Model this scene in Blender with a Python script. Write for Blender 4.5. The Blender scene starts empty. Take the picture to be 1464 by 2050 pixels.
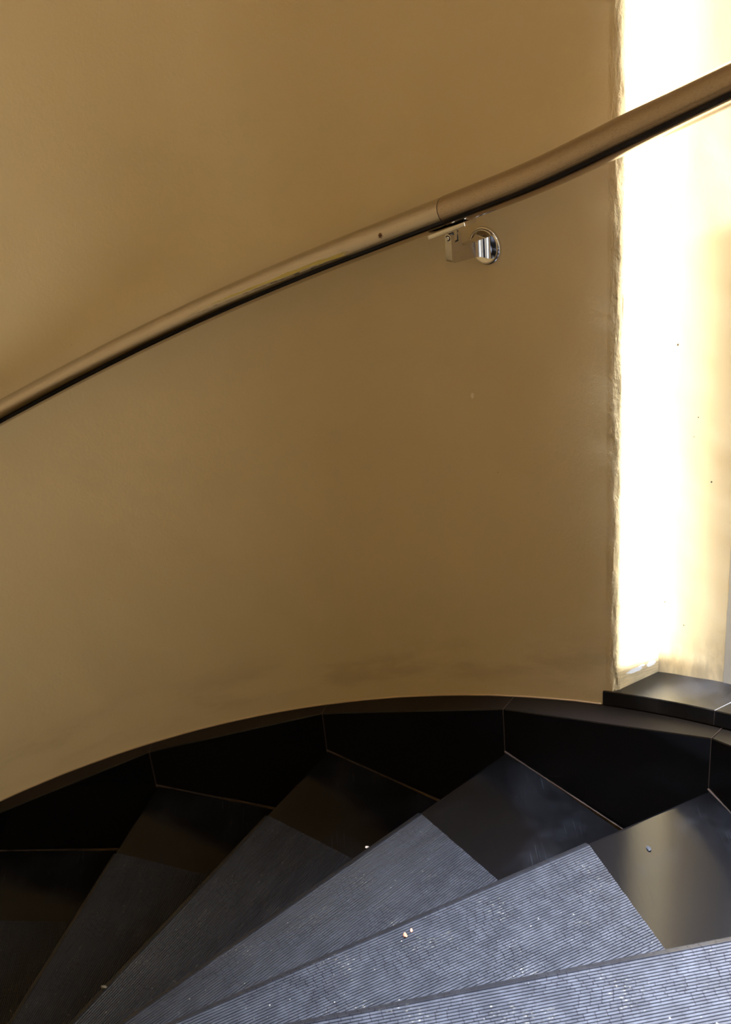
import bpy, bmesh, math, random
from mathutils import Vector, Matrix
random.seed(7)
S = bpy.context.scene
C = S.collection
# ---------------------------------------------------------------- place constants (metres)
AX, AY = -0.8405, 0.6628          # axis of the spiral stair
R, RW, RN = 1.4097, 1.4332, 1.507  # skirting face, plaster wall, window recess wall
H0, RISE = -1.8661, 0.17
TH0, DTH = 1.5918, 0.2813         # angle of nosing 0, angle per step
TOFF = 0.102                      # nosings run tangent to this circle round the axis
LEDGE = 0.0868
PI = math.pi
def th_of(k): return TH0 - k * DTH
def k_of(th): return (TH0 - th) / DTH
def helix(th): return H0 + k_of(th) * RISE
def P(r, th, z=0.0): return Vector((AX + r * math.cos(th), AY + r * math.sin(th), z))

# ---------------------------------------------------------------- camera
cam_d = bpy.data.cameras.new('camera'); cam = bpy.data.objects.new('camera', cam_d); C.objects.link(cam)
pitch, roll = 0.5012, -0.0995
fw = Vector((0, math.cos(pitch), -math.sin(pitch))); up0 = Vector((0, math.sin(pitch), math.cos(pitch))); rt0 = Vector((1, 0, 0))
cr, sr = math.cos(roll), math.sin(roll)
rt = cr * rt0 + sr * up0; up = -sr * rt0 + cr * up0
M = Matrix.Identity(4)
for i in range(3):
    M[i][0] = rt[i]; M[i][1] = up[i]; M[i][2] = -fw[i]
cam.matrix_world = M
cam_d.sensor_fit = 'VERTICAL'; cam_d.sensor_height = 33.6
cam_d.lens = 2541.96 / 2050 * 33.6
cam_d.clip_start = 0.05
cam_d.dof.use_dof = True; cam_d.dof.focus_distance = 1.55; cam_d.dof.aperture_fstop = 9.0
S.camera = cam

# ---------------------------------------------------------------- light
S.view_settings.view_transform = 'Standard'; S.view_settings.look = 'None'
S.view_settings.gamma = 1; S.view_settings.use_curve_mapping = False
S.view_settings.exposure = 0.0
W = bpy.data.worlds.new('sky'); S.world = W; W.use_nodes = True
bg = W.node_tree.nodes['Background']; bg.inputs[0].default_value = (0.62, 0.76, 1.0, 1); bg.inputs[1].default_value = 0.5
SUN_TH = 0.38                     # the sun ray is tangent to the stair at this angle
sd = bpy.data.lights.new('sun', 'SUN'); sun = bpy.data.objects.new('sun', sd); C.objects.link(sun)
sd.energy = 25; sd.angle = math.radians(2.0); sd.color = (0.96, 1.0, 1.0)
sdir = Vector((-math.sin(SUN_TH), math.cos(SUN_TH), -0.355)).normalized()
sun.rotation_euler = sdir.to_track_quat('-Z', 'Y').to_euler()
# daylight of the open sky coming through the stair window
ad = bpy.data.lights.new('window_daylight', 'AREA'); al = bpy.data.objects.new('window_daylight', ad); C.objects.link(al)
ad.shape = 'RECTANGLE'; ad.size = 0.62; ad.size_y = 1.0; ad.energy = 49; ad.color = (0.97, 0.95, 0.90)
al.location = P(1.80, 0.27, -0.42)
al.rotation_euler = (P(0, 0, -0.5) - Vector(al.location)).to_track_quat('-Z', 'Y').to_euler()

# added cool overhead lamp, beamed straight down to brighten the nearer treads and mats
bd = bpy.data.lights.new('added_tread_lamp', 'AREA'); bl = bpy.data.objects.new('added_tread_lamp', bd); C.objects.link(bl)
RLX, RLY, ZT = 0.46, 0.74, 2.6
bd.shape = 'DISK'; bd.size = 0.26; bd.energy = 66; bd.color = (0.70, 0.80, 1.0); bd.spread = math.radians(27)
bl.location = (RLX, RLY, ZT - 0.02)

# ---------------------------------------------------------------- helpers
class NT:
    def __init__(s, name):
        s.m = bpy.data.materials.new(name); s.m.use_nodes = True; s.t = s.m.node_tree
        s.b = s.t.nodes['Principled BSDF']
    def n(s, typ, **kw):
        x = s.t.nodes.new(typ)
        for k, v in kw.items(): setattr(x, k, v)
        return x
    def val(s, sock, v):
        if hasattr(v, 'is_output') or isinstance(v, bpy.types.NodeSocket): s.t.links.new(v, sock)
        else:
            if isinstance(v, tuple) and len(v) == 3 and sock.type == 'RGBA': v = v + (1,)
            sock.default_value = v
    def math(s, op, a, b=0.0, c=None, clamp=False):
        x = s.n('ShaderNodeMath', operation=op, use_clamp=clamp); s.val(x.inputs[0], a); s.val(x.inputs[1], b)
        if c is not None: s.val(x.inputs[2], c)
        return x.outputs[0]
    def mix(s, f, a, b):
        x = s.n('ShaderNodeMix', data_type='RGBA'); s.val(x.inputs[0], f); s.val(x.inputs[6], a); s.val(x.inputs[7], b); return x.outputs[2]
    def noise(s, vec, scale, detail=2, rough=0.5):
        x = s.n('ShaderNodeTexNoise'); s.val(x.inputs['Vector'], vec); x.inputs['Scale'].default_value = scale
        x.inputs['Detail'].default_value = detail; x.inputs['Roughness'].default_value = rough; return x.outputs['Fac']
    def ramp(s, v, lo, hi, a=0.0, b=1.0):
        x = s.n('ShaderNodeMapRange', interpolation_type='SMOOTHSTEP'); s.val(x.inputs[0], v)
        x.inputs[1].default_value = lo; x.inputs[2].default_value = hi; x.inputs[3].default_value = a; x.inputs[4].default_value = b
        return x.outputs[0]
    def uv(s, name):
        u = s.n('ShaderNodeUVMap', uv_map=name); x = s.n('ShaderNodeSeparateXYZ'); s.t.links.new(u.outputs[0], x.inputs[0])
        return u.outputs[0], x.outputs[0], x.outputs[1]
    def obj(s): return s.n('ShaderNodeTexCoord').outputs['Object']
    def scale(s, vec, xyz):
        x = s.n('ShaderNodeMapping'); s.val(x.inputs[0], vec); x.inputs['Scale'].default_value = xyz; return x.outputs[0]
    def bump(s, h, strength, dist, prev=None):
        x = s.n('ShaderNodeBump'); s.val(x.inputs['Height'], h); x.inputs['Strength'].default_value = strength
        x.inputs['Distance'].default_value = dist
        if prev is not None: s.t.links.new(prev, x.inputs['Normal'])
        return x.outputs[0]
    def blob(s, u, v, u0, v0, ru, rv, edge=0.35, wob=None, amt=0.6):
        """soft-edged elliptical spot"""
        a = s.math('POWER', s.math('DIVIDE', s.math('SUBTRACT', u, u0), ru), 2.0)
        b = s.math('POWER', s.math('DIVIDE', s.math('SUBTRACT', v, v0), rv), 2.0)
        d = s.math('SQRT', s.math('ADD', a, b))
        if wob is not None: d = s.math('ADD', d, s.math('MULTIPLY', s.math('SUBTRACT', wob, 0.5), amt))
        return s.ramp(d, 1.0 - edge, 1.0 + edge, 1.0, 0.0)
    def set(s, **kw):
        names = dict(col='Base Color', rough='Roughness', metal='Metallic', spec='Specular IOR Level', nrm='Normal', trans='Transmission Weight', ior='IOR', coat='Coat Weight')
        for k, v in kw.items(): s.val(s.b.inputs[names[k]], v)
        return s.m

def link(name, bm, mat, parent=None, smooth=None, origin=None):
    """one mesh object; bm is in world coordinates"""
    o0 = Vector(parent.location) if parent else (Vector(origin) if origin else Vector((0, 0, 0)))
    if parent:
        q = parent.parent
        while q: o0 = o0 + Vector(q.location); q = q.parent
    bmesh.ops.translate(bm, verts=bm.verts, vec=-o0)
    bmesh.ops.recalc_face_normals(bm, faces=bm.faces)
    me = bpy.data.meshes.new(name); bm.to_mesh(me); bm.free()
    o = bpy.data.objects.new(name, me); C.objects.link(o)
    if isinstance(mat, (list, tuple)):
        for m in mat: me.materials.append(m)
    else: me.materials.append(mat)
    if parent: o.parent = parent
    else: o.location = o0
    if smooth is not None:
        for p in me.polygons: p.use_smooth = True
        if smooth < 180: me.set_sharp_from_angle(angle=math.radians(smooth))
    return o
def empty(name, loc, label=None, cat=None, group=None, kind=None):
    o = bpy.data.objects.new(name, None); C.objects.link(o); o.location = loc; o.empty_display_size = 0.05
    if label: o['label'] = label
    if cat: o['category'] = cat
    if group: o['group'] = group
    if kind: o['kind'] = kind
    return o
def hexa(bm, p):  # 8 points: bottom 4, top 4
    v = [bm.verts.new(q) for q in p]
    for f in ((3, 2, 1, 0), (4, 5, 6, 7), (0, 1, 5, 4), (1, 2, 6, 5), (2, 3, 7, 6), (3, 0, 4, 7)): bm.faces.new([v[i] for i in f])
    return v
def prism(bm, pts, z0, z1):
    a = [bm.verts.new((p[0], p[1], z0)) for p in pts]; b = [bm.verts.new((p[0], p[1], z1)) for p in pts]
    n = len(pts); bm.faces.new(a[::-1]); bm.faces.new(b)
    for i in range(n): bm.faces.new((a[i], a[(i + 1) % n], b[(i + 1) % n], b[i]))
    return a, b
def tube(bm, pts, r, seg=12, caps=True, uvl=None):
    """sweep a circle along points"""
    rings = []
    n = len(pts)
    for i, p in enumerate(pts):
        t = (pts[min(i + 1, n - 1)] - pts[max(i - 1, 0)]).normalized()
        a = t.cross(Vector((0, 0, 1)))
        if a.length < 1e-4: a = Vector((1, 0, 0))
        a.normalize(); b = a.cross(t).normalized()
        rr = r(i) if callable(r) else r
        rings.append([bm.verts.new(p + a * rr * math.cos(2 * PI * j / seg) + b * rr * math.sin(2 * PI * j / seg)) for j in range(seg)])
    for i in range(n - 1):
        for j in range(seg): bm.faces.new((rings[i][j], rings[i][(j + 1) % seg], rings[i + 1][(j + 1) % seg], rings[i + 1][j]))
    if caps: bm.faces.new(rings[0][::-1]); bm.faces.new(rings[-1])
    return rings
def wob(x, y, s):
    from mathutils import noise
    return noise.noise(Vector((x * s, y * s, 3.7)))

# ---------------------------------------------------------------- materials
THC = 0.606                      # angle of the painted arris of the recess
PAINT = (0.76, 0.60, 0.342)
def paint_mat(name, base, smudge=True, chips=False):
    m = NT(name); uvv, u, v = m.uv('wallmap')       # u = metres along the wall, v = metres above the stair line
    ob = m.obj()
    big = m.noise(ob, 2.2, 3)
    col = m.mix(m.ramp(big, 0.3, 0.7), base, tuple(c * 0.955 for c in base))
    if smudge:
        n1 = m.noise(m.scale(uvv, (5, 16, 1)), 1.0, 4, 0.6)
        band = m.math('MULTIPLY', m.ramp(v, 0.10, 0.15), m.ramp(v, 0.15, 0.26, 1.0, 0.0))
        f = m.math('MULTIPLY', m.math('MULTIPLY', band, m.ramp(n1, 0.42, 0.68)), 0.30)
        col = m.mix(f, col, (0.33, 0.24, 0.14))
        # small filled chip in the plaster
        w = m.noise(uvv, 300, 2)
        col = m.mix(m.math('MULTIPLY', m.blob(u, v, CHIP[0], CHIP[1], 0.0028, 0.0042, 0.3, w, 1.2), 0.8), col, (0.95, 0.85, 0.72))
    if chips:
        # two flakes of bare white filler low on the jamb, and a grubby foot
        w = m.noise(ob, 220, 3)
        foot = m.math('MULTIPLY', m.ramp(v, 0.13, 0.215, 1.0, 0.0), m.ramp(m.noise(m.scale(ob, (1, 1, .4)), 60, 4), 0.35, 0.62))
        col = m.mix(m.math('MULTIPLY', foot, 0.45), col, (0.36, 0.30, 0.20))
    if smudge:
        # low on the jamb: brushy grubby foot and two flakes of bare white filler
        us = THC * RW
        jam = m.math('LESS_THAN', u, us - 0.002)
        br_ = m.ramp(m.noise(m.scale(ob, (40, 40, 260)), 1, 4, 0.6), 0.35, 0.65)
        foot = m.math('MULTIPLY', m.math('MULTIPLY', m.ramp(v, 0.135, 0.215, 1.0, 0.0), br_), jam)
        col = m.mix(m.math('MULTIPLY', foot, 0.5), col, (0.34, 0.28, 0.18))
        w2_ = m.noise(ob, 260, 3)
        for du, dv, ru, rv in ((0.033, 0.1455, 0.0125, 0.0040), (0.061, 0.1470, 0.0080, 0.0045), (0.045, 0.1490, 0.006, 0.002)):
            col = m.mix(m.math('MULTIPLY', m.blob(u, v, us - du, dv, ru, rv, 0.12, w2_, 0.9), jam), col, (0.92, 0.93, 0.92))
    if chips:
        for su, sv, rr_ in ((0.8818, 0.6345, 0.0016), (0.8173, 0.4359, 0.0014), (0.8546, 0.2080, 0.0011), (0.8900, 0.2450, 0.0011), (0.8440, 0.5300, 0.0010)):
            col = m.mix(m.blob(u, v, su, sv, rr_, rr_, 0.2), col, (0.05, 0.03, 0.02))
    # insect specks / pin holes
    vo = m.n('ShaderNodeTexVoronoi'); m.val(vo.inputs['Vector'], m.scale(ob, (1, 1, 1))); vo.inputs['Scale'].default_value = 30
    rnd = m.n('ShaderNodeSeparateXYZ'); m.t.links.new(vo.outputs['Color'], rnd.inputs[0])
    spot = m.math('MULTIPLY', m.math('LESS_THAN', vo.outputs['Distance'], 0.035), m.math('GREATER_THAN', rnd.outputs[0], 0.93))
    col = m.mix(m.math('MULTIPLY', spot, 0.75 if chips else 0.35), col, (0.12, 0.09, 0.06))
    fine = m.noise(ob, 700, 2); mid = m.noise(ob, 160, 3); lump = m.noise(ob, 9, 2)
    q_ = 0.12 if chips else 0.35
    b = m.bump(fine, q_, 0.0006); b = m.bump(mid, q_, 0.0012, b); b = m.bump(lump, 0.5, 0.006, b)
    if smudge:
        edge = m.math('MULTIPLY', m.ramp(u, THC * RW - 0.014, THC * RW - 0.004), m.ramp(u, THC * RW + 0.010, THC * RW + 0.022, 1.0, 0.0))
        rough_ = m.noise(m.scale(ob, (1, 1, 0.45)), 190, 4, 0.65)
        b = m.bump(m.math('MULTIPLY', rough_, edge), 1.0, 0.0035, b)
    return m.set(col=col, rough=m.ramp(mid, 0.2, 0.8, 0.42, 0.62), spec=0.35, nrm=b)
CHIP = (1.1296, 0.6336)
m_wall = paint_mat('cream_wall_paint', PAINT)
m_recess = paint_mat('cream_paint_sunlit', (0.77, 0.635, 0.405), smudge=False, chips=True)  # same cream paint as the wall, paled to carry the sunlit hue

def plain(name, col, rough=0.5, metal=0.0, spec=0.5):
    m = NT(name); return m.set(col=col, rough=rough, metal=metal, spec=spec)
m_ceiling = plain('ceiling_plaster', (0.72, 0.62, 0.45), 0.8)
m_grout = plain('tan_grout', (0.075, 0.046, 0.032), 0.85)
m_grout_pale = plain('pale_grout', (0.12, 0.12, 0.12), 0.7)

def stone_mat(name, rough=0.1, dust=0.0, base=(0.003, 0.0028, 0.003), spec=0.3, cloud=0.6):
    m = NT(name); ob = m.obj()
    n1 = m.noise(ob, 7, 4, 0.6); n2 = m.noise(ob, 90, 3)
    # long hairline scratches in two directions
    sc = []
    for ang, s in ((0.6, (700, 9, 9)), (-0.5, (620, 7, 9)), (1.9, (800, 12, 9))):
        mp = m.n('ShaderNodeMapping'); m.val(mp.inputs[0], ob); mp.inputs['Rotation'].default_value = (0, 0, ang); mp.inputs['Scale'].default_value = s
        sc.append(m.ramp(m.noise(mp.outputs[0], 1.0, 2, 0.6), 0.66, 0.74))
    scr = m.math('MAXIMUM', sc[0], m.math('MAXIMUM', sc[1], sc[2]))
    patch = m.ramp(n1, 0.46, 0.82)
    f = m.math('ADD', m.math('MULTIPLY', patch, dust * cloud), m.math('MULTIPLY', m.math('MULTIPLY', scr, patch), dust * 2.2), clamp=True)
    col = m.mix(f, base, (0.20, 0.21, 0.25))
    r = m.math('ADD', m.ramp(n1, 0.3, 0.8, rough, rough + 0.10), m.math('MULTIPLY', scr, 0.05))
    return m.set(col=col, rough=r, spec=spec, nrm=m.bump(n2, 0.05, 0.0004))
m_tread = stone_mat('polished_black_stone', 0.14, 0.07)
m_skirt = stone_mat('black_skirting_stone', 0.08, 0.0, (0.004, 0.0035, 0.0035))
m_sill = stone_mat('black_sill_stone', 0.27, 0.14, spec=0.5, cloud=0.9)
m_ledge = plain('honed_ledge', (0.013, 0.0095, 0.0075), 0.5, 0.0, 0.2)  # dull top face; its brown colour stands in for the reflected wall

def mat_rubber(name, base=(0.018, 0.0185, 0.022), worn=0.8):
    m = NT(name); uvv, u, v = m.uv('matmap'); ob = m.obj()
    pitch = 0.0038
    fr = m.math('FRACT', m.math('DIVIDE', v, pitch))
    # cross cracks: short dark ticks jumping from rib to rib
    row = m.math('FLOOR', m.math('DIVIDE', m.math('SUBTRACT', v, 0.0088), pitch))
    cmb = m.n('ShaderNodeCombineXYZ'); m.val(cmb.inputs[0], m.math('MULTIPLY', row, 0.61)); m.val(cmb.inputs[1], m.math('MULTIPLY', m.math('FLOOR', m.math('DIVIDE', u, 0.05)), 3.3))
    ph = m.noise(cmb.outputs[0], 1.0, 1)
    tk = m.math('FRACT', m.math('ADD', m.math('DIVIDE', u, 0.0115), m.math('MULTIPLY', ph, 5.0)))
    tick = m.ramp(tk, 0.045, 0.075, 1.0, 0.0)
    wear = m.ramp(m.noise(uvv, 14, 3), 0.36, 0.58)
    crack = m.math('MULTIPLY', m.math('MULTIPLY', tick, wear), worn)
    patch = m.noise(uvv, 45, 6, 0.72)
    col = m.mix(m.ramp(patch, 0.35, 0.75), base, tuple(c * 1.6 for c in base))
    dust = m.ramp(m.noise(m.scale(uvv, (60, 190, 1)), 1, 3, 0.7), 0.66, 0.80)
    col = m.mix(m.math('MULTIPLY', dust, 0.15), col, (0.30, 0.29, 0.27))
    # pale flecks of plaster and paint trodden into the ribs
    reg = m.ramp(m.noise(uvv, 15, 3), 0.53, 0.68)
    fl = m.ramp(m.noise(m.scale(uvv, (230, 420, 1)), 1, 2, 0.6), 0.60, 0.68)
    col = m.mix(m.math('MULTIPLY', m.math('MULTIPLY', fl, reg), 0.8), col, (0.22, 0.20, 0.15))
    fl2 = m.ramp(m.noise(m.scale(uvv, (300, 500, 1)), 1, 2, 0.5), 0.73, 0.76)
    col = m.mix(m.math('MULTIPLY', fl2, 0.8), col, (0.30, 0.28, 0.24))
    vs = m.n('ShaderNodeTexVoronoi'); m.val(vs.inputs['Vector'], uvv); vs.inputs['Scale'].default_value = 75
    rs = m.n('ShaderNodeSeparateXYZ'); m.t.links.new(vs.outputs['Color'], rs.inputs[0])
    sp = m.math('LESS_THAN', vs.outputs['Distance'], m.math('MULTIPLY', m.math('SUBTRACT', rs.outputs[0], 0.55), 0.22))
    col = m.mix(m.math('MULTIPLY', sp, 0.85), col, (0.30, 0.28, 0.23))
    col = m.mix(m.math('MULTIPLY', m.ramp(v, 0.0070, 0.0088, 1.0, 0.0), 0.8), col, (0.005, 0.005, 0.0055))
    col = m.mix(crack, col, (0.006, 0.004, 0.006))
    b = m.bump(m.math('ADD', m.math('MULTIPLY', crack, -1.0), m.math('MULTIPLY', patch, 0.25)), 0.8, 0.0008)
    return m.set(col=col, rough=m.ramp(patch, 0.3, 0.7, 0.30, 0.45), spec=m.math('MULTIPLY', m.math('SUBTRACT', 1.0, m.math('MULTIPLY', tick, wear)), 0.3), nrm=b)
m_rubber = mat_rubber('ribbed_black_rubber')

def chrome_mat(name, col=(0.80, 0.77, 0.74), rough=0.06, rail=None):
    m = NT(name); ob = m.obj()
    n1 = m.noise(ob, 300, 3)
    c = m.mix(m.ramp(n1, 0.62, 0.75), col, tuple(x * 0.8 for x in col)); r = m.ramp(n1, 0.3, 0.8, rough, rough + 0.05); met = 1.0
    if rail:
        uvv, u, a = m.uv('railmap')       # u metres along the rail, a radians round the tube
        streak = m.noise(m.scale(uvv, (9, 60, 1)), 1, 4, 0.7)
        grit = m.noise(m.scale(uvv, (160, 60, 1)), 1, 3, 0.7)
        if rail == 'worn':
            top = m.math('MULTIPLY', m.ramp(a, 1.6, 2.4), 1.0)
            f = m.math('MULTIPLY', m.ramp(grit, 0.50, 0.70), 0.7)
            c = m.mix(f, c, (0.20, 0.12, 0.07)); r = m.math('ADD', r, m.math('MULTIPLY', m.ramp(streak, 0.3, 0.7), 0.16))
        else:
            r = m.math('ADD', r, m.math('MULTIPLY', m.ramp(streak, 0.45, 0.8), 0.07))
            # yellow paint rubbed on the front of the rail, widening to the right, with a dark scored line under it
            cen = m.math('MULTIPLY_ADD', m.math('SUBTRACT', 1.42, u), 1.45, 2.97)
            wl_ = m.noise(m.scale(uvv, (22, 6, 1)), 1, 3, 0.6)
            d = m.math('ABSOLUTE', m.math('SUBTRACT', m.math('ADD', a, m.math('MULTIPLY', m.math('SUBTRACT', wl_, 0.5), 0.35)), cen))
            half = m.ramp(u, 1.25, 1.42, 0.13, 0.045)
            along = m.math('MULTIPLY', m.ramp(u, 1.215, 1.235), m.ramp(u, 1.42, 1.56, 1.0, 0.0))
            ym = m.math('MULTIPLY', m.math('MULTIPLY', m.math('LESS_THAN', d, half), along), 0.85)
            c = m.mix(ym, c, (0.62, 0.50, 0.10)); met = m.math('SUBTRACT', 1.0, m.math('MULTIPLY', ym, 0.8)); r = m.math('ADD', r, m.math('MULTIPLY', ym, 0.3))
            d2 = m.math('ABSOLUTE', m.math('SUBTRACT', m.math('ADD', a, m.math('MULTIPLY', m.math('SUBTRACT', wl_, 0.5), 0.35)), m.math('ADD', cen, 0.2)))
            c = m.mix(m.math('MULTIPLY', m.math('MULTIPLY', m.math('LESS_THAN', d2, 0.022), along), 0.8), c, (0.05, 0.05, 0.05))
            # brown chip near the joint
            wv = m.noise(m.scale(uvv, (260, 30, 1)), 1, 3, 0.7)
            c = m.mix(m.blob(u, a, 1.157, 3.02, 0.0035, 0.17, 0.3, wv, 3.0), c, (0.10, 0.045, 0.025))
        # fine scored line along the whole rail
        d3 = m.math('ABSOLUTE', m.math('SUBTRACT', a, m.math('MULTIPLY_ADD', m.noise(m.scale(uvv, (30, 0.1, 1)), 1, 2), 0.06, 3.37)))
        c = m.mix(m.math('MULTIPLY', m.math('LESS_THAN', d3, 0.018), m.ramp(grit, 0.35, 0.6, 0.1, 0.6)), c, (0.12, 0.08, 0.05))
    return m.set(col=c, rough=r, metal=met)
m_rail_l = chrome_mat('polished_rail_metal', (0.56, 0.51, 0.47), 0.045, rail='clean')
m_rail_r = chrome_mat('worn_rail_metal', (0.48, 0.40, 0.345), 0.06, rail='worn')
m_chrome = chrome_mat('bracket_chrome', (0.78, 0.76, 0.74), 0.07)
m_satin = chrome_mat('bracket_satin', (0.60, 0.57, 0.53), 0.15)
m_frame = plain('grey_frame_paint', (0.42, 0.40, 0.36), 0.6)

# ---------------------------------------------------------------- setting: walls
ZB = -3.6
ROUT = 1.78
def zlevels():
    z = [ZB, -2.6, -2.0, -1.6, -1.3]
    a = -1.24
    while a < 0.45: z.append(a); a += 0.007
    return z + [0.6, 1.2, 1.9, ZT]
def wall_grid(name, inner, outer, mat, disp=None, u_of=None, bottom=None):
    """inner, outer: matching plan points; a solid shell between them, finely divided in height"""
    bm = bmesh.new(); zs = zlevels(); uvl = bm.loops.layers.uv.new('wallmap')
    if bottom: zs = [z for z in zs]
    gi = []
    for i, p in enumerate(inner):
        col = []
        for z in zs:
            q = Vector((p[0], p[1], z))
            if disp: q = q + disp(i, z)
            col.append(bm.verts.new(q))
        gi.append(col)
    go = [[bm.verts.new((p[0], p[1], z)) for z in (ZB, ZT)] for p in outer]
    n, m = len(inner), len(zs)
    def uvface(f, ii, jj):
        for l, i, j in zip(f.loops, ii, jj):
            u, th = u_of(i); l[uvl].uv = (u, l.vert.co.z - helix(th))
    for i in range(n - 1):
        for j in range(m - 1):
            f = bm.faces.new((gi[i][j], gi[i + 1][j], gi[i + 1][j + 1], gi[i][j + 1])); uvface(f, (i, i + 1, i + 1, i), (j, j, j + 1, j + 1)); f.smooth = True
        bm.faces.new((go[i][0], go[i][1], go[i + 1][1], go[i + 1][0]))
        bm.faces.new((gi[i][0], go[i][0], go[i + 1][0], gi[i + 1][0])); bm.faces.new((gi[i][-1], gi[i + 1][-1], go[i + 1][1], go[i][1]))
    for e in (0, n - 1):
        bm.faces.new([go[e][0]] + gi[e] + [go[e][1]])
    o = link(name, bm, mat, smooth=38); o['kind'] = 'structure'
    return o
THJ = 0.190                      # far jamb of the window opening, unseen, placed to cut the sunbeam
BR = 0.011                       # radius of the rounded arris
# plan of the main wall: far jamb -> full circle -> arris -> side of the recess
inner = []; ths = []
shd = Vector((sdir.x, sdir.y, 0)).normalized()
j0 = P(RW, THJ); j1 = j0 - shd * 0.80
nmain = 150
for p_, t_ in ((j1, THJ), (j0 - shd * 0.4, THJ)): inner.append(p_); ths.append(THJ)
thetas = [THJ - i * (2 * PI + THJ - THC - BR / RW) / nmain for i in range(nmain + 1)]
thetas = [t + 0.0 for t in thetas]
for t in thetas: inner.append(P(RW, t)); ths.append(t)
dr = P(1, THC) - P(0, THC)       # radial direction at the arris
dt = Vector((-dr.y, dr.x, 0))
cc = P(RW + BR, THC) + dt * BR   # centre of the rounding
for i in range(1, 10):
    a = i / 9 * PI / 2
    inner.append(cc - dr * BR * math.cos(a) - dt * BR * math.sin(a)); ths.append(THC - 2 * PI)
side_end = P(RN, 0.5965)
for f in (0.3, 0.6, 1.0):
    inner.append(P(RW + BR, THC).lerp(side_end, f)); ths.append(THC - 2 * PI)
nb = len(inner)
# ths for the uv: shift so that the seen part has theta in 0.6..3
def th_uv(t): return t + 2 * PI if t < -PI else t
outer = []
for i, p in enumerate(inner):
    v = Vector((p.x - AX, p.y - AY, 0))
    if i < 2 or (i < 60 and thetas[i - 2] > -0.31): outer.append(P(ROUT, -0.29 - 0.0005 * i))
    else: outer.append(Vector((AX, AY, 0)) + v.normalized() * ROUT)
def arris_disp(i, z):
    if i < nb - 13: return Vector((0, 0, 0))
    e = min(1.0, (i - (nb - 13)) / 2.0)
    foot = max(0.0, min(1.0, (-0.98 - z) / 0.14))
    a = (wob(z, i * 0.012, 26) * 0.0022 + wob(z + 4, i * 0.03, 75) * (0.0010 + 0.0010 * foot)) * e
    if i > nb - 4: a *= 0.45
    slow = wob(z, 0.3, 5) * 0.0030 * e * (1 if i < nb - 3 else 0.2)
    return -dr * (a + slow * 0.4) - dt * (a * 0.8 + slow)
wall_main = wall_grid('wall_curved', inner, outer, m_wall, arris_disp, lambda i: (th_uv(ths[i]) * RW - (max(0.0, (Vector((inner[i].x - AX, inner[i].y - AY, 0)).length - RW)) if i >= nb - 13 else 0.0), th_uv(ths[i])))
wall_main['label'] = 'curved tan plaster wall of the stairwell behind the metal handrail'
# recess back wall, concentric, then the return behind the frame
ri, rth = [], []
for i in range(15):
    t = 0.5965 - i * (0.5965 - 0.512) / 14; ri.append(P(RN, t)); rth.append(t)
for r_ in (1.60, 1.74): ri.append(P(r_, 0.505)); rth.append(0.51)
ro = [P(ROUT, 0.60 - i * 0.006) for i in range(len(ri))]
def rec_disp(i, z):
    return Vector((0, 0, 0)) if i > 13 else -dr * (wob(z, i * 0.02, 9) * 0.0012)
wall_rec = wall_grid('wall_recess', ri, ro, m_recess, rec_disp, lambda i: (rth[i] * RN, rth[i]))
wall_rec['label'] = 'sunlit cream back wall of the shallow window recess above the black sill'
# masonry under the sill
bm = bmesh.new(); n = 24
lo, hi = [], []
for i in range(n + 1):
    t = THC + 0.014 - i * (THC + 0.014 - THJ) / n
    zt = helix(t) + 0.097
    lo.append([bm.verts.new(P(r_, t, ZB)) for r_ in (RW, ROUT)]); hi.append([bm.verts.new(P(r_, t, zt)) for r_ in (RW, ROUT)])
for i in range(n):
    bm.faces.new((lo[i][0], lo[i + 1][0], hi[i + 1][0], hi[i][0])); bm.faces.new((lo[i][1], hi[i][1], hi[i + 1][1], lo[i + 1][1])); bm.faces.new((hi[i][0], hi[i + 1][0], hi[i + 1][1], hi[i][1]))
o = link('wall_below_window', bm, m_ceiling, smooth=40); o['kind'] = 'structure'
# ceiling and floor
for nm, z0, z1, mt in (('ceiling', ZT, ZT + 0.1, m_ceiling), ('floor', ZB - 0.1, ZB, m_skirt)):
    bm = bmesh.new(); prism(bm, [(AX + ROUT * math.cos(a * PI / 32), AY + ROUT * math.sin(a * PI / 32)) for a in range(64)], z0, z1)
    o = link(nm, bm, mt); o['kind'] = 'structure'
# round core that the steps wind about
bm = bmesh.new(); prism(bm, [(AX + 0.12 * math.cos(a * PI / 24), AY + 0.12 * math.sin(a * PI / 24)) for a in range(48)], ZB, ZT)
o = link('wall_core', bm, m_wall, smooth=30); o['kind'] = 'structure'

# ---------------------------------------------------------------- setting: window beside the recess
win = empty('window_1', P(RN, 0.50, -1.0), kind='structure'); win['label'] = 'tall stair window opening beside the sunlit recess'
def gpoly(A, B, w, z0f, z1):     # upright board from plan A to B, thickness w outward
    d = (B - A).normalized(); nrm = Vector((-d.y, d.x, 0))
    if nrm.dot(A - Vector((AX, AY, 0))) < 0: nrm = -nrm
    return [A, B, B + nrm * w, A + nrm * w]
fa, fb = P(RN - 0.0005, 0.5165), Vector((0.4895, 1.3645, 0))
bm = bmesh.new(); q = gpoly(fa, fb, 0.03, 0, 0)
zs = [-1.12 + i * 0.01 for i in range(150)] + [1.5, 2.6]
cols = []
for z in zs:
    jit = [(q[0] - q[1]).normalized() * (wob(z, 1, 40) * 0.0012 + wob(z, 2, 110) * 0.0007), Vector(), Vector(), Vector()]
    cols.append([bm.verts.new((p.x + j.x, p.y + j.y, z)) for p, j in zip(q, jit)])
for i in range(len(zs) - 1):
    for j in range(4): bm.faces.new((cols[i][j], cols[i][(j + 1) % 4], cols[i + 1][(j + 1) % 4], cols[i + 1][j]))
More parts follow.
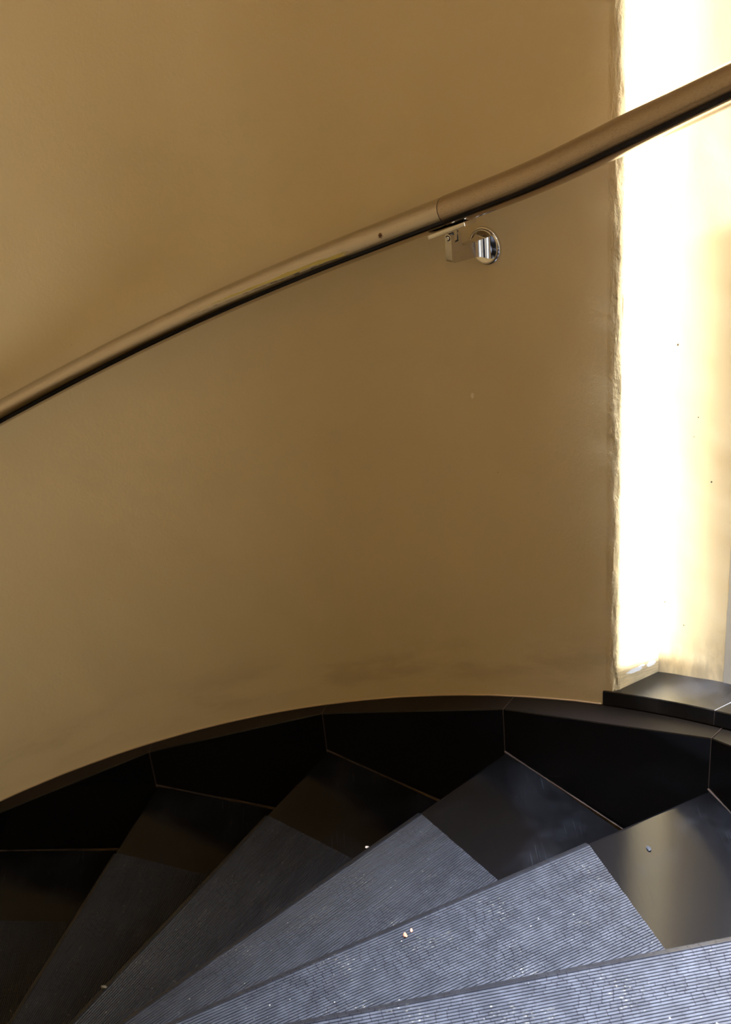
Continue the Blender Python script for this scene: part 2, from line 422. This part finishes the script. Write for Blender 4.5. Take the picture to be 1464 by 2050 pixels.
bm.faces.new(cols[0]); bm.faces.new(cols[-1])
link('window_frame', bm, m_frame, win, smooth=30)
# unseen post added in the opening to shade the recess softly
ns = Vector((math.cos(SUN_TH), math.sin(SUN_TH), 0)); ts = shd; O_ = Vector((AX, AY, 0))
bm = bmesh.new(); zb_ = helix(0.19) + 0.1215
hexa(bm, [O_ + ns * 1.4845 - ts * 0.30 + Vector((0, 0, zb_)), O_ + ns * 1.4845 - ts * 0.26 + Vector((0, 0, zb_)), O_ + ns * 1.54 - ts * 0.26 + Vector((0, 0, zb_)), O_ + ns * 1.54 - ts * 0.30 + Vector((0, 0, zb_)),
      O_ + ns * 1.4845 - ts * 0.30 + Vector((0, 0, -0.29)), O_ + ns * 1.4845 - ts * 0.26 + Vector((0, 0, -0.29)), O_ + ns * 1.54 - ts * 0.26 + Vector((0, 0, -0.20)), O_ + ns * 1.54 - ts * 0.30 + Vector((0, 0, -0.20))])
link('shade_post', bm, m_frame, win)
# ceiling rim put in round the added lamp, no opening behind it
w2 = empty('added_lamp_mount', (RLX, RLY, ZT), kind='structure')
bm = bmesh.new(); ra, rb = [], []
for i in range(40):
    a_ = i * PI / 20
    ra.append([bm.verts.new((RLX + r_ * math.cos(a_), RLY + r_ * math.sin(a_), z_)) for r_, z_ in ((0.175, ZT - 0.0005), (0.175, ZT - 0.03), (0.205, ZT - 0.03), (0.205, ZT - 0.0005))])
for i in range(40):
    for j in range(4): bm.faces.new((ra[i][j], ra[i][(j + 1) % 4], ra[(i + 1) % 40][(j + 1) % 4], ra[(i + 1) % 40][j]))
link('added_lamp_rim', bm, m_frame, w2)
# sloping black stone sill, two slabs with a joint
def sill(name, ta, tb, parent):
    bm = bmesh.new(); n = 16; rows = []
    for i in range(n + 1):
        t = ta + (tb - ta) * i / n; z = helix(t) + 0.1215
        ob_ = ROUT - 0.04 if t < 0.50 else RN + 0.004
        rows.append([bm.verts.new(P(r_, t, zz)) for r_, zz in ((RW - 0.003, z - 0.0245), (RW - 0.003, z - 0.0012), (RW - 0.0018, z), (ob_, z), (ob_, z - 0.0245))])
    for i in range(n):
        for j in range(5): bm.faces.new((rows[i][j], rows[i][(j + 1) % 5], rows[i + 1][(j + 1) % 5], rows[i + 1][j]))
    bm.faces.new(rows[0]); bm.faces.new(rows[-1])
    return link(name, bm, m_sill, parent, smooth=25)
TJ = th_of(3.968)
s1 = sill('window_sill', 0.6225, TJ + 0.0006, win); s2 = sill('window_sill', TJ - 0.0006, THJ + 0.005, win)
s1['label'] = 'polished black stone sill slab, left of the joint'; s2['label'] = 'polished black stone sill slab, right of the joint'
bm = bmesh.new(); z = helix(TJ) + 0.1212
hexa(bm, [P(RW - 0.0026, TJ - 0.0006, z - 0.024), P(RW - 0.0026, TJ + 0.0006, z - 0.024), P(1.7, TJ + 0.0006, z - 0.024), P(1.7, TJ - 0.0006, z - 0.024),
          P(RW - 0.0026, TJ - 0.0006, z), P(RW - 0.0026, TJ + 0.0006, z), P(1.7, TJ + 0.0006, z), P(1.7, TJ - 0.0006, z)])
link('sill_joint', bm, m_grout_pale, win)

# ---------------------------------------------------------------- skirting slabs
RJ = {1: 1.4121, 2: 1.4131, 3: 1.4040, 4: 1.4132}
KJ = {1: 0.990, 2: 1.988, 3: 2.996, 4: 4.003}
def corner(k, z): return P(RJ.get(k, R), th_of(KJ.get(k, k)), z)
SK_LABEL = {-1: 'black stone skirting slab beyond the left edge, at the lowest steps', 0: 'dark stone skirting slab at the far left under the wall, lowest one in view',
            1: 'black stone skirting slab second from the left, below the faint wall smudges', 2: 'black stone skirting slab in the middle, under the highest point of the curved ledge',
            3: 'black stone skirting slab below the corner of the sunlit recess', 4: 'black stone skirting slab at the right edge beside the topmost lit corner'}
for k in range(-1, 8):
    zb = H0 + k * RISE; A = corner(k, 0); B = corner(k + 1, 0)
    ta, tb = th_of(KJ.get(k, k)), th_of(KJ.get(k + 1, k + 1)); n = 12; gap = 0.0006
    bm = bmesh.new(); rows = []
    for i in range(n + 1):
        f = gap / 0.4 + (1 - 2 * gap / 0.4) * i / n
        t = ta + (tb - ta) * f; zt = zb + RISE * f + LEDGE
        p = A.lerp(B, f); back = P(RW - 0.0004, t)
        inn = (Vector((AX, AY, 0)) - p).normalized()
        zt2 = helix(t) + 0.0955
        rows.append([bm.verts.new((p.x, p.y, zb)), bm.verts.new((p.x, p.y, zt - 0.0015)), bm.verts.new((p.x - inn.x * 0.0012, p.y - inn.y * 0.0012, zt)), bm.verts.new((back.x, back.y, zt2)), bm.verts.new((back.x, back.y, zb))])
    for i in range(n):
        for j in range(5):
            f_ = bm.faces.new((rows[i][j], rows[i][(j + 1) % 5], rows[i + 1][(j + 1) % 5], rows[i + 1][j])); f_.material_index = 1 if j == 2 else 0
    bm.faces.new(rows[0]); bm.faces.new(rows[-1])
    o = link('baseboard_%d' % (k + 2), bm, [m_skirt, m_ledge], smooth=25, origin=A + Vector((0, 0, zb))); o['kind'] = 'structure'
    o['label'] = SK_LABEL.get(k, 'black stone skirting slab higher up the stair beyond the right edge')
    # grout: upright joint with its return on the ledge, and the line where slab meets tread
    inw = (Vector((AX, AY, 0)) - A).normalized()
    bm = bmesh.new(); rr = 0.0006
    pts = [A + Vector((0, 0, zb + 0.001)), A + Vector((0, 0, zb + LEDGE - 0.0005))]
    pts = [p + inw * 0.0001 + Vector((wob(i, k, 3) * 0.0004, 0, 0)) for i, p in enumerate(pts)]
    tube(bm, pts, rr, 6)
    bk = P(RW - 0.001, ta, helix(ta) + 0.0957)
    tube(bm, [A + Vector((0, 0, zb + LEDGE)), bk], rr, 6)
    link('joint', bm, m_grout, o)
    bm = bmesh.new(); pts = []
    for i in range(30):
        p = A.lerp(B, i / 29) + inw * 0.0006; pts.append(Vector((p.x, p.y, zb + 0.0004)))
    tube(bm, pts, lambda i: 0.0006 + 0.0008 * max(0, 1 - i / 4) + 0.0003 * wob(i, k, 0.9), 6)
    link('grout_line', bm, m_grout, o)
# paint-edge bead where plaster meets the ledge
bm = bmesh.new()
tube(bm, [P(RW - 0.0006, THC + 0.02 + i * 0.012, helix(THC + 0.02 + i * 0.012) + 0.0962 + 0.0006 * wob(i, 0, 0.5)) for i in range(140)], 0.0013, 6)
link('paint_edge', bm, m_recess if False else plain('paint_edge', (0.62, 0.44, 0.26), 0.6), wall_main)

# ---------------------------------------------------------------- stairs
def frame_of(k):
    t = th_of(KJ.get(k, k)); c = corner(k, 0); T = Vector((AX - TOFF * math.sin(t), AY + TOFF * math.cos(t), 0))
    d = (T - c); L = d.length; d.normalize(); n = Vector((-d.y, d.x, 0)); return c, d, n, L
def add_mat(k, parent):
    c, d, n, L = frame_of(k); c2, d2, n2, L2 = frame_of(k + 1); z0 = H0 + k * RISE
    pitch = 0.0038; th = 0.0030
    bm = bmesh.new(); uvl = bm.loops.layers.uv.new('matmap')
    prof = [(-0.0030, -0.0130), (-0.0030, -0.0060), (-0.0018, -0.0030), (0.0005, -0.0008), (0.0035, 0.0008), (0.0065, 0.0020), (0.0084, th)]
    v = 0.0088
    while v < 0.37:
        prof += [(v, th - 0.0019), (v + 0.0007, th - 0.0019), (v + 0.0009, th - 0.0003), (v + 0.0012, th), (v + 0.0034, th), (v + 0.0037, th - 0.0003)]; v += pitch
    rows = []
    for v, dz in prof:
        ua = 0.196 + 0.107 * max(v, 0) + 0.0007 * wob(v, k, 120); ub = L - 0.03
        # clip in front of the next riser
        f = lambda u: (c + d * u + n * v - c2).dot(n2) - 0.019
        if f(ua) > 0: break
        if f(ub) > 0:
            lo_, hi_ = ua, ub
            for _ in range(40):
                mid = (lo_ + hi_) / 2
                if f(mid) > 0: hi_ = mid
                else: lo_ = mid
            ub = lo_
        if ub - ua < 0.01: break
        nseg = 10; row = []
        for i in range(nseg + 1):
            u = ua + (ub - ua) * i / nseg; p = c + d * u + n * (v + 0.0004 * wob(u, k, 18))
            row.append((bm.verts.new((p.x, p.y, z0 + dz)), u, v))
        rows.append(row)
    def face(vs):
        fc = bm.faces.new([a[0] for a in vs])
        for l, a in zip(fc.loops, vs): l[uvl].uv = (a[1], a[2])
    for a, b in zip(rows, rows[1:]):
        for i in range(len(a) - 1): face((a[i], a[i + 1], b[i + 1], b[i]))
    # outer edge of the mat, down to the stone
    low = [(bm.verts.new((r_[0][0].co.x, r_[0][0].co.y, min(z0, r_[0][0].co.z))), r_[0][1], r_[0][2]) for r_ in rows]
    low2 = [(bm.verts.new((r_[-1][0].co.x, r_[-1][0].co.y, min(z0, r_[-1][0].co.z))), r_[-1][1], r_[-1][2]) for r_ in rows]
    for i in range(len(rows) - 1):
        face((rows[i][0], rows[i + 1][0], low[i + 1], low[i])); face((rows[i][-1], low2[i], low2[i + 1], rows[i + 1][-1])); face((low[i], low[i + 1], low2[i + 1], low2[i]))
    face(rows[-1] + [low2[-1], low[-1]])
    bmesh.ops.dissolve_degenerate(bm, dist=1e-6, edges=bm.edges)
    o = link('rubber_mat', bm, m_rubber, parent)
    o['label'] = 'ribbed black rubber tread mat'
    return o
STEP_LABEL = {
    -1: 'black stone winder step hidden below the lowest one in view', 0: 'lowest black stone step in view, dark, at the left edge',
    1: 'dark black stone step, second from the left, its ribbed mat barely visible',
    2: 'black stone step with a dim grey ribbed mat, third up from the left',
    3: 'black stone step with sharply ribbed mat, its bare end below the recess corner',
    4: 'black stone step whose polished bare end mirrors the bright recess',
    5: 'nearest blurred step with pale blue grey ribbed mat along the bottom edge'}
steps = {}
for k in range(-1, 9):
    c, d, n, L = frame_of(k); c2, d2, n2, L2 = frame_of(k + 1); z0 = H0 + k * RISE
    st = empty('stair_step', c + Vector((0, 0, z0 - 0.03)), STEP_LABEL.get(k, 'black stone step number %s above the nearest one in view' % {6: 'one', 7: 'two', 8: 'three'}.get(k, 'one')), 'stair step', 'winding steps of the spiral stair')
    T1 = c + d * L; T2 = c2 + d2 * L2; back = c2 + n2 * 0.045
    bm = bmesh.new()
    a, b = prism(bm, [c + d * 0.0002, T1, T2 + n2 * 0.02, back], z0 - 0.03, z0)
    bm.edges.ensure_lookup_table()
    e = [x for x in bm.edges if (set(x.verts) == {b[0], b[1]})]
    bmesh.ops.bevel(bm, geom=e, offset=0.0075, segments=5, affect='EDGES', profile=0.5)
    link('tread', bm, m_tread, st, smooth=35)
    bm = bmesh.new()
    prism(bm, [c + n * 0.02 + d * 0.004, T1 + n * 0.02, T1 + n * 0.04, c + n * 0.04 + d * 0.004], z0 - RISE + 0.0004, z0 - 0.03)
    link('riser', bm, m_skirt, st)
    add_mat(k, st); steps[k] = st

# ---------------------------------------------------------------- handrail
RR = RW - 0.0622; RTUBE = 0.0200
COR = [(-4, 0), (0.2, -0.010), (0.72, -0.005), (1.25, 0.0015), (1.77, 0.0053), (2.27, 0.004), (2.63, 0.0006), (2.97, -0.0028), (3.31, -0.0050), (3.71, 0.0), (4.12, 0.003), (5, 0.004), (12, 0.0)]
def cor(k):
    for (a, x), (b, y) in zip(COR, COR[1:]):
        if a <= k <= b:
            i = COR.index((a, x)); f = (k - a) / (b - a)
            p0 = COR[max(i - 1, 0)]; p3 = COR[min(i + 2, len(COR) - 1)]
            m1 = (y - p0[1]) / (b - p0[0]); m2 = (p3[1] - x) / (p3[0] - a); h = b - a
            return (2*f**3-3*f**2+1)*x + (f**3-2*f**2+f)*h*m1 + (-2*f**3+3*f**2)*y + (f**3-f**2)*h*m2
    return 0
def railpt(k): t = th_of(k); return P(RR, t, helix(t) + 0.914 + cor(k))
rail = empty('handrail', railpt(2.925), 'long round metal handrail climbing the curved wall on a chrome bracket', 'handrail')
KS = 2.925
def rail_section(k0, k1, mat, name, r):
    n = int((k1 - k0) / 0.06) + 2
    ks = [k1 + (k0 - k1) * i / (n - 1) for i in range(n)]   # theta increasing
    bm = bmesh.new(); uvl = bm.loops.layers.uv.new('railmap'); seg = 40
    rings = tube(bm, [railpt(k) for k in ks], r, seg)
    idx = {}
    for i, rg in enumerate(rings):
        for j, v in enumerate(rg): idx[v] = (i, j)
    for f in bm.faces:
        js = [idx[l.vert][1] for l in f.loops]; wrap = max(js) - min(js) > seg / 2
        for l in f.loops:
            i, j = idx[l.vert]; jj = j + seg if (wrap and j == 0) else j
            l[uvl].uv = (th_of(ks[i]) * RR, 2 * PI * jj / seg)
    return link(name, bm, mat, rail, smooth=60)
a = rail_section(-2.5, KS - 0.0024, m_rail_l, 'rail_tube', RTUBE); a['label'] = 'polished lower tube with a smear of yellow paint'
b = rail_section(KS + 0.0024, 9.5, m_rail_r, 'rail_tube', RTUBE + 0.0004); b['label'] = 'upper tube with tarnished brown finish'
bm = bmesh.new(); tube(bm, [railpt(KS + 0.004), railpt(KS - 0.004)], RTUBE - 0.0008, 32); link('tube_joint', bm, plain('dark_joint', (0.03, 0.015, 0.008), 0.6), rail)

# ---------------------------------------------------------------- bracket
TD = 0.7644; D = P(RW, TD, -0.5187)
Yn = -Vector((math.cos(TD), math.sin(TD), 0)); Xn = Vector((math.sin(TD), -math.cos(TD), 0)); Zn = Vector((0, 0, 1))
def L3(x, y, z): return D + Xn * x + Yn * y + Zn * z
br = empty('handrail_bracket', D, 'small chrome bracket on the tan wall holding the handrail from below', 'bracket')
def bev(bm, off, seg=2, ang=30):
    es = [e for e in bm.edges if len(e.link_faces) == 2 and e.calc_face_angle(0) > math.radians(ang)]
    bmesh.ops.bevel(bm, geom=es, offset=off, segments=seg, affect='EDGES', profile=0.5, clamp_overlap=True)
# wall flange
bm = bmesh.new(); cx, cz = 0.0035, 0.0
prof = [(0.0262, -0.001), (0.0262, 0.0035), (0.0256, 0.0052), (0.0240, 0.0062), (0.0222, 0.0064), (0.0216, 0.0060), (0.0, 0.0060)]
rings = []
for r_, y in prof:
    rings.append([bm.verts.new(L3(cx + r_ * math.cos(a_ * PI / 24), y, cz + r_ * math.sin(a_ * PI / 24))) for a_ in range(48)] if r_ > 0 else [bm.verts.new(L3(cx, y, cz))])
for A_, B_ in zip(rings, rings[1:]):
    for j in range(48):
        bm.faces.new((A_[j], A_[(j + 1) % 48], B_[(j + 1) % 48], B_[j])) if len(B_) > 1 else bm.faces.new((A_[j], A_[(j + 1) % 48], B_[0]))
bm.faces.new(rings[0][::-1])
link('wall_flange', bm, m_chrome, br, smooth=40)
# flared root block between flange and arm
bm = bmesh.new(); secs = []
for y, hx, z0, z1, cxx in ((0.0055, 0.0125, -0.0150, 0.0165, 0.0045), (0.0090, 0.0118, -0.0142, 0.0160, 0.0042), (0.0150, 0.0085, -0.0115, 0.0142, 0.0030), (0.0200, 0.0062, -0.0095, 0.0128, 0.0010), (0.0260, 0.0056, -0.0086, 0.0120, 0.0006)):
    secs.append([bm.verts.new(L3(cxx - hx, y, z0)), bm.verts.new(L3(cxx + hx, y, z0)), bm.verts.new(L3(cxx + hx, y, z1)), bm.verts.new(L3(cxx - hx, y, z1))])
for A_, B_ in zip(secs, secs[1:]):
    for j in range(4): bm.faces.new((A_[j], A_[(j + 1) % 4], B_[(j + 1) % 4], B_[j]))
bm.faces.new(secs[0][::-1]); bm.faces.new(secs[-1]); bev(bm, 0.0008, 2, 40)
link('root_block', bm, m_chrome, br, smooth=35)
# arm with its forked upturned end
bm = bmesh.new(); hx = 0.0056; xc = 0.0005
yz = [(0.0245, -0.0087), (0.0450, -0.0068), (0.0690, -0.0036), (0.0715, -0.0028), (0.0732, -0.0012), (0.0738, 0.0012), (0.0738, 0.0230), (0.0538, 0.0230), (0.0532, 0.0175), (0.0518, 0.0150), (0.0490, 0.0138), (0.0245, 0.0120)]
A_ = [bm.verts.new(L3(xc - hx, y, z)) for y, z in yz]; B_ = [bm.verts.new(L3(xc + hx, y, z)) for y, z in yz]
bm.faces.new(A_[::-1]); bm.faces.new(B_)
for j in range(len(yz)): bm.faces.new((A_[j], A_[(j + 1) % len(yz)], B_[(j + 1) % len(yz)], B_[j]))
bev(bm, 0.0009, 3, 50)
def lug(bm, y0, y1, zc, r_, zlow, n=14):
    pts = [(-r_, zlow), (r_, zlow)] + [(r_ * math.cos(i * PI / n), zc + r_ * math.sin(i * PI / n)) for i in range(n + 1)]
    a_ = [bm.verts.new(L3(xc + x, y0, z)) for x, z in pts]; b_ = [bm.verts.new(L3(xc + x, y1, z)) for x, z in pts]
    f = [bm.faces.new(a_[::-1]), bm.faces.new(b_)]; m_ = len(pts)
    for j in range(m_): bm.faces.new((a_[j], a_[(j + 1) % m_], b_[(j + 1) % m_], b_[j]))
lug(bm, 0.0672, 0.0738, 0.0295, hx, 0.0228); lug(bm, 0.0538, 0.0598, 0.0295, hx, 0.0228)
link('arm', bm, m_satin, br, smooth=35)['label'] = 'satin arm ending in a forked knuckle'
bm = bmesh.new(); lug(bm, 0.0606, 0.0664, 0.0300, 0.0046, 0.0250)
hexa(bm, [L3(xc + x, y, z) for z in (0.030, 0.0385) for x, y in ((-0.0046, 0.0606), (0.0046, 0.0606), (0.0046, 0.0664), (-0.0046, 0.0664))])
link('hinge_tongue', bm, m_chrome, br, smooth=35)
# slotted pivot screw on the end face
bm = bmesh.new()
for y0, y1, r_ in ((0.0735, 0.0741, 0.0038),):
    a_ = [bm.verts.new(L3(xc + r_ * math.cos(i * PI / 12), y0, 0.0295 + r_ * math.sin(i * PI / 12))) for i in range(24)]
    b_ = [bm.verts.new(L3(xc + r_ * math.cos(i * PI / 12), y1, 0.0295 + r_ * math.sin(i * PI / 12))) for i in range(24)]
    bm.faces.new(a_[::-1]); bm.faces.new(b_)
    for j in range(24): bm.faces.new((a_[j], a_[(j + 1) % 24], b_[(j + 1) % 24], b_[j]))
ps = link('pivot_screw', bm, plain('screw_recess', (0.03, 0.025, 0.02), 0.4, 1.0), br, smooth=40)
bm = bmesh.new(); sa = 2.0
for s_ in (0, 1):
    pts = [(0.0029 * math.cos(sa + s_ * PI + a_), 0.0029 * math.sin(sa + s_ * PI + a_)) for a_ in [0.14 + i * (PI - 0.28) / 12 for i in range(13)]]
    a_ = [bm.verts.new(L3(xc + x, 0.0740, 0.0295 + z)) for x, z in pts]; b_ = [bm.verts.new(L3(xc + x * 0.9, 0.0752, 0.0295 + z * 0.9)) for x, z in pts]
    bm.faces.new(a_[::-1]); bm.faces.new(b_)
    for j in range(13): bm.faces.new((a_[j], a_[(j + 1) % 13], b_[(j + 1) % 13], b_[j]))
link('screw_head', bm, m_chrome, ps, smooth=30)
# saddle plate along the underside of the rail
bm = bmesh.new(); sl = 0.43; nx, ny = 14, 6; top, bot = [], []
for i in range(nx + 1):
    x = -0.0345 + 0.0640 * i / nx; sag = -(x * x) / (2 * RR)      # bends with the rail
    rt_, rb_ = [], []
    for j in range(ny + 1):
        y = 0.0500 + 0.0240 * j / ny; e = (y - 0.062) / 0.012
        z = 0.0402 + sl * x + 0.0022 * e * e
        rt_.append(bm.verts.new(L3(x, y - sag * 0.5, z))); rb_.append(bm.verts.new(L3(x + 0.001, y - sag * 0.5, z - 0.0040 - 0.0016 * e * e * 0.9)))
    top.append(rt_); bot.append(rb_)
for i in range(nx):
    for j in range(ny):
        bm.faces.new((top[i][j], top[i + 1][j], top[i + 1][j + 1], top[i][j + 1])); bm.faces.new((bot[i][j], bot[i][j + 1], bot[i + 1][j + 1], bot[i + 1][j]))
    bm.faces.new((top[i][0], bot[i][0], bot[i + 1][0], top[i + 1][0])); bm.faces.new((top[i][ny], top[i + 1][ny], bot[i + 1][ny], bot[i][ny]))
for i in (0, nx):
    for j in range(ny): bm.faces.new((top[i][j], top[i][j + 1], bot[i][j + 1], bot[i][j]))
bmesh.ops.recalc_face_normals(bm, faces=bm.faces); bev(bm, 0.0005, 2, 50)
link('saddle_plate', bm, m_chrome, br, smooth=30)

# ---------------------------------------------------------------- small debris on the steps
def crumb(name, label, k, u, v, size, col, flat=0.5, lift=0.0025, group=None):
    c, d, n, L = frame_of(k); p = c + d * u + n * v; z = H0 + k * RISE + lift
    bm = bmesh.new(); bmesh.ops.create_icosphere(bm, subdivisions=3, radius=size)
    for q in bm.verts:
        s_ = 1 + 0.45 * wob(q.co.x / size * 0.8 + u * 50, q.co.y / size * 0.8 + q.co.z / size, 1.3)
        q.co = Vector((q.co.x * s_ * 1.25, q.co.y * s_ * 0.8, q.co.z * flat * s_))
    lowest = min(q.co.z for q in bm.verts)
    bmesh.ops.rotate(bm, verts=bm.verts, matrix=Matrix.Rotation(0.5 + u * 9, 3, 'Z'))
    bmesh.ops.translate(bm, verts=bm.verts, vec=(p.x, p.y, z - lowest))
    o = link(name, bm, plain(name + '_surface', col, 0.8), smooth=60, origin=(p.x, p.y, z)); o['label'] = label; o['category'] = 'debris'
    if group: o['group'] = group
    return o
crumb('brick_crumb', 'larger orange brick crumb on the brightly ribbed mat', 4, 0.471, 0.025, 0.0032, (0.22, 0.09, 0.05), lift=0.0026)
crumb('brick_crumb', 'smaller orange crumb just above the larger one on the ribbed mat', 4, 0.461, 0.022, 0.0022, (0.25, 0.11, 0.07), lift=0.0026)
crumb('dust_flake', 'pale grey flake on the polished bare end of the step', 4, 0.135, 0.051, 0.0034, (0.006, 0.006, 0.008), flat=0.3, lift=0.0)
crumb('plaster_crumb', 'cream plaster crumb at the nose of the sharply ribbed mat', 3, 0.303, 0.001, 0.0022, (0.3, 0.25, 0.2), lift=0.0026)
crumb('plaster_chip', 'beige plaster chip stuck on the nose of the dim ribbed step', 2, 0.619, 0.004, 0.0042, (0.16, 0.14, 0.10), flat=0.35, lift=0.0026)
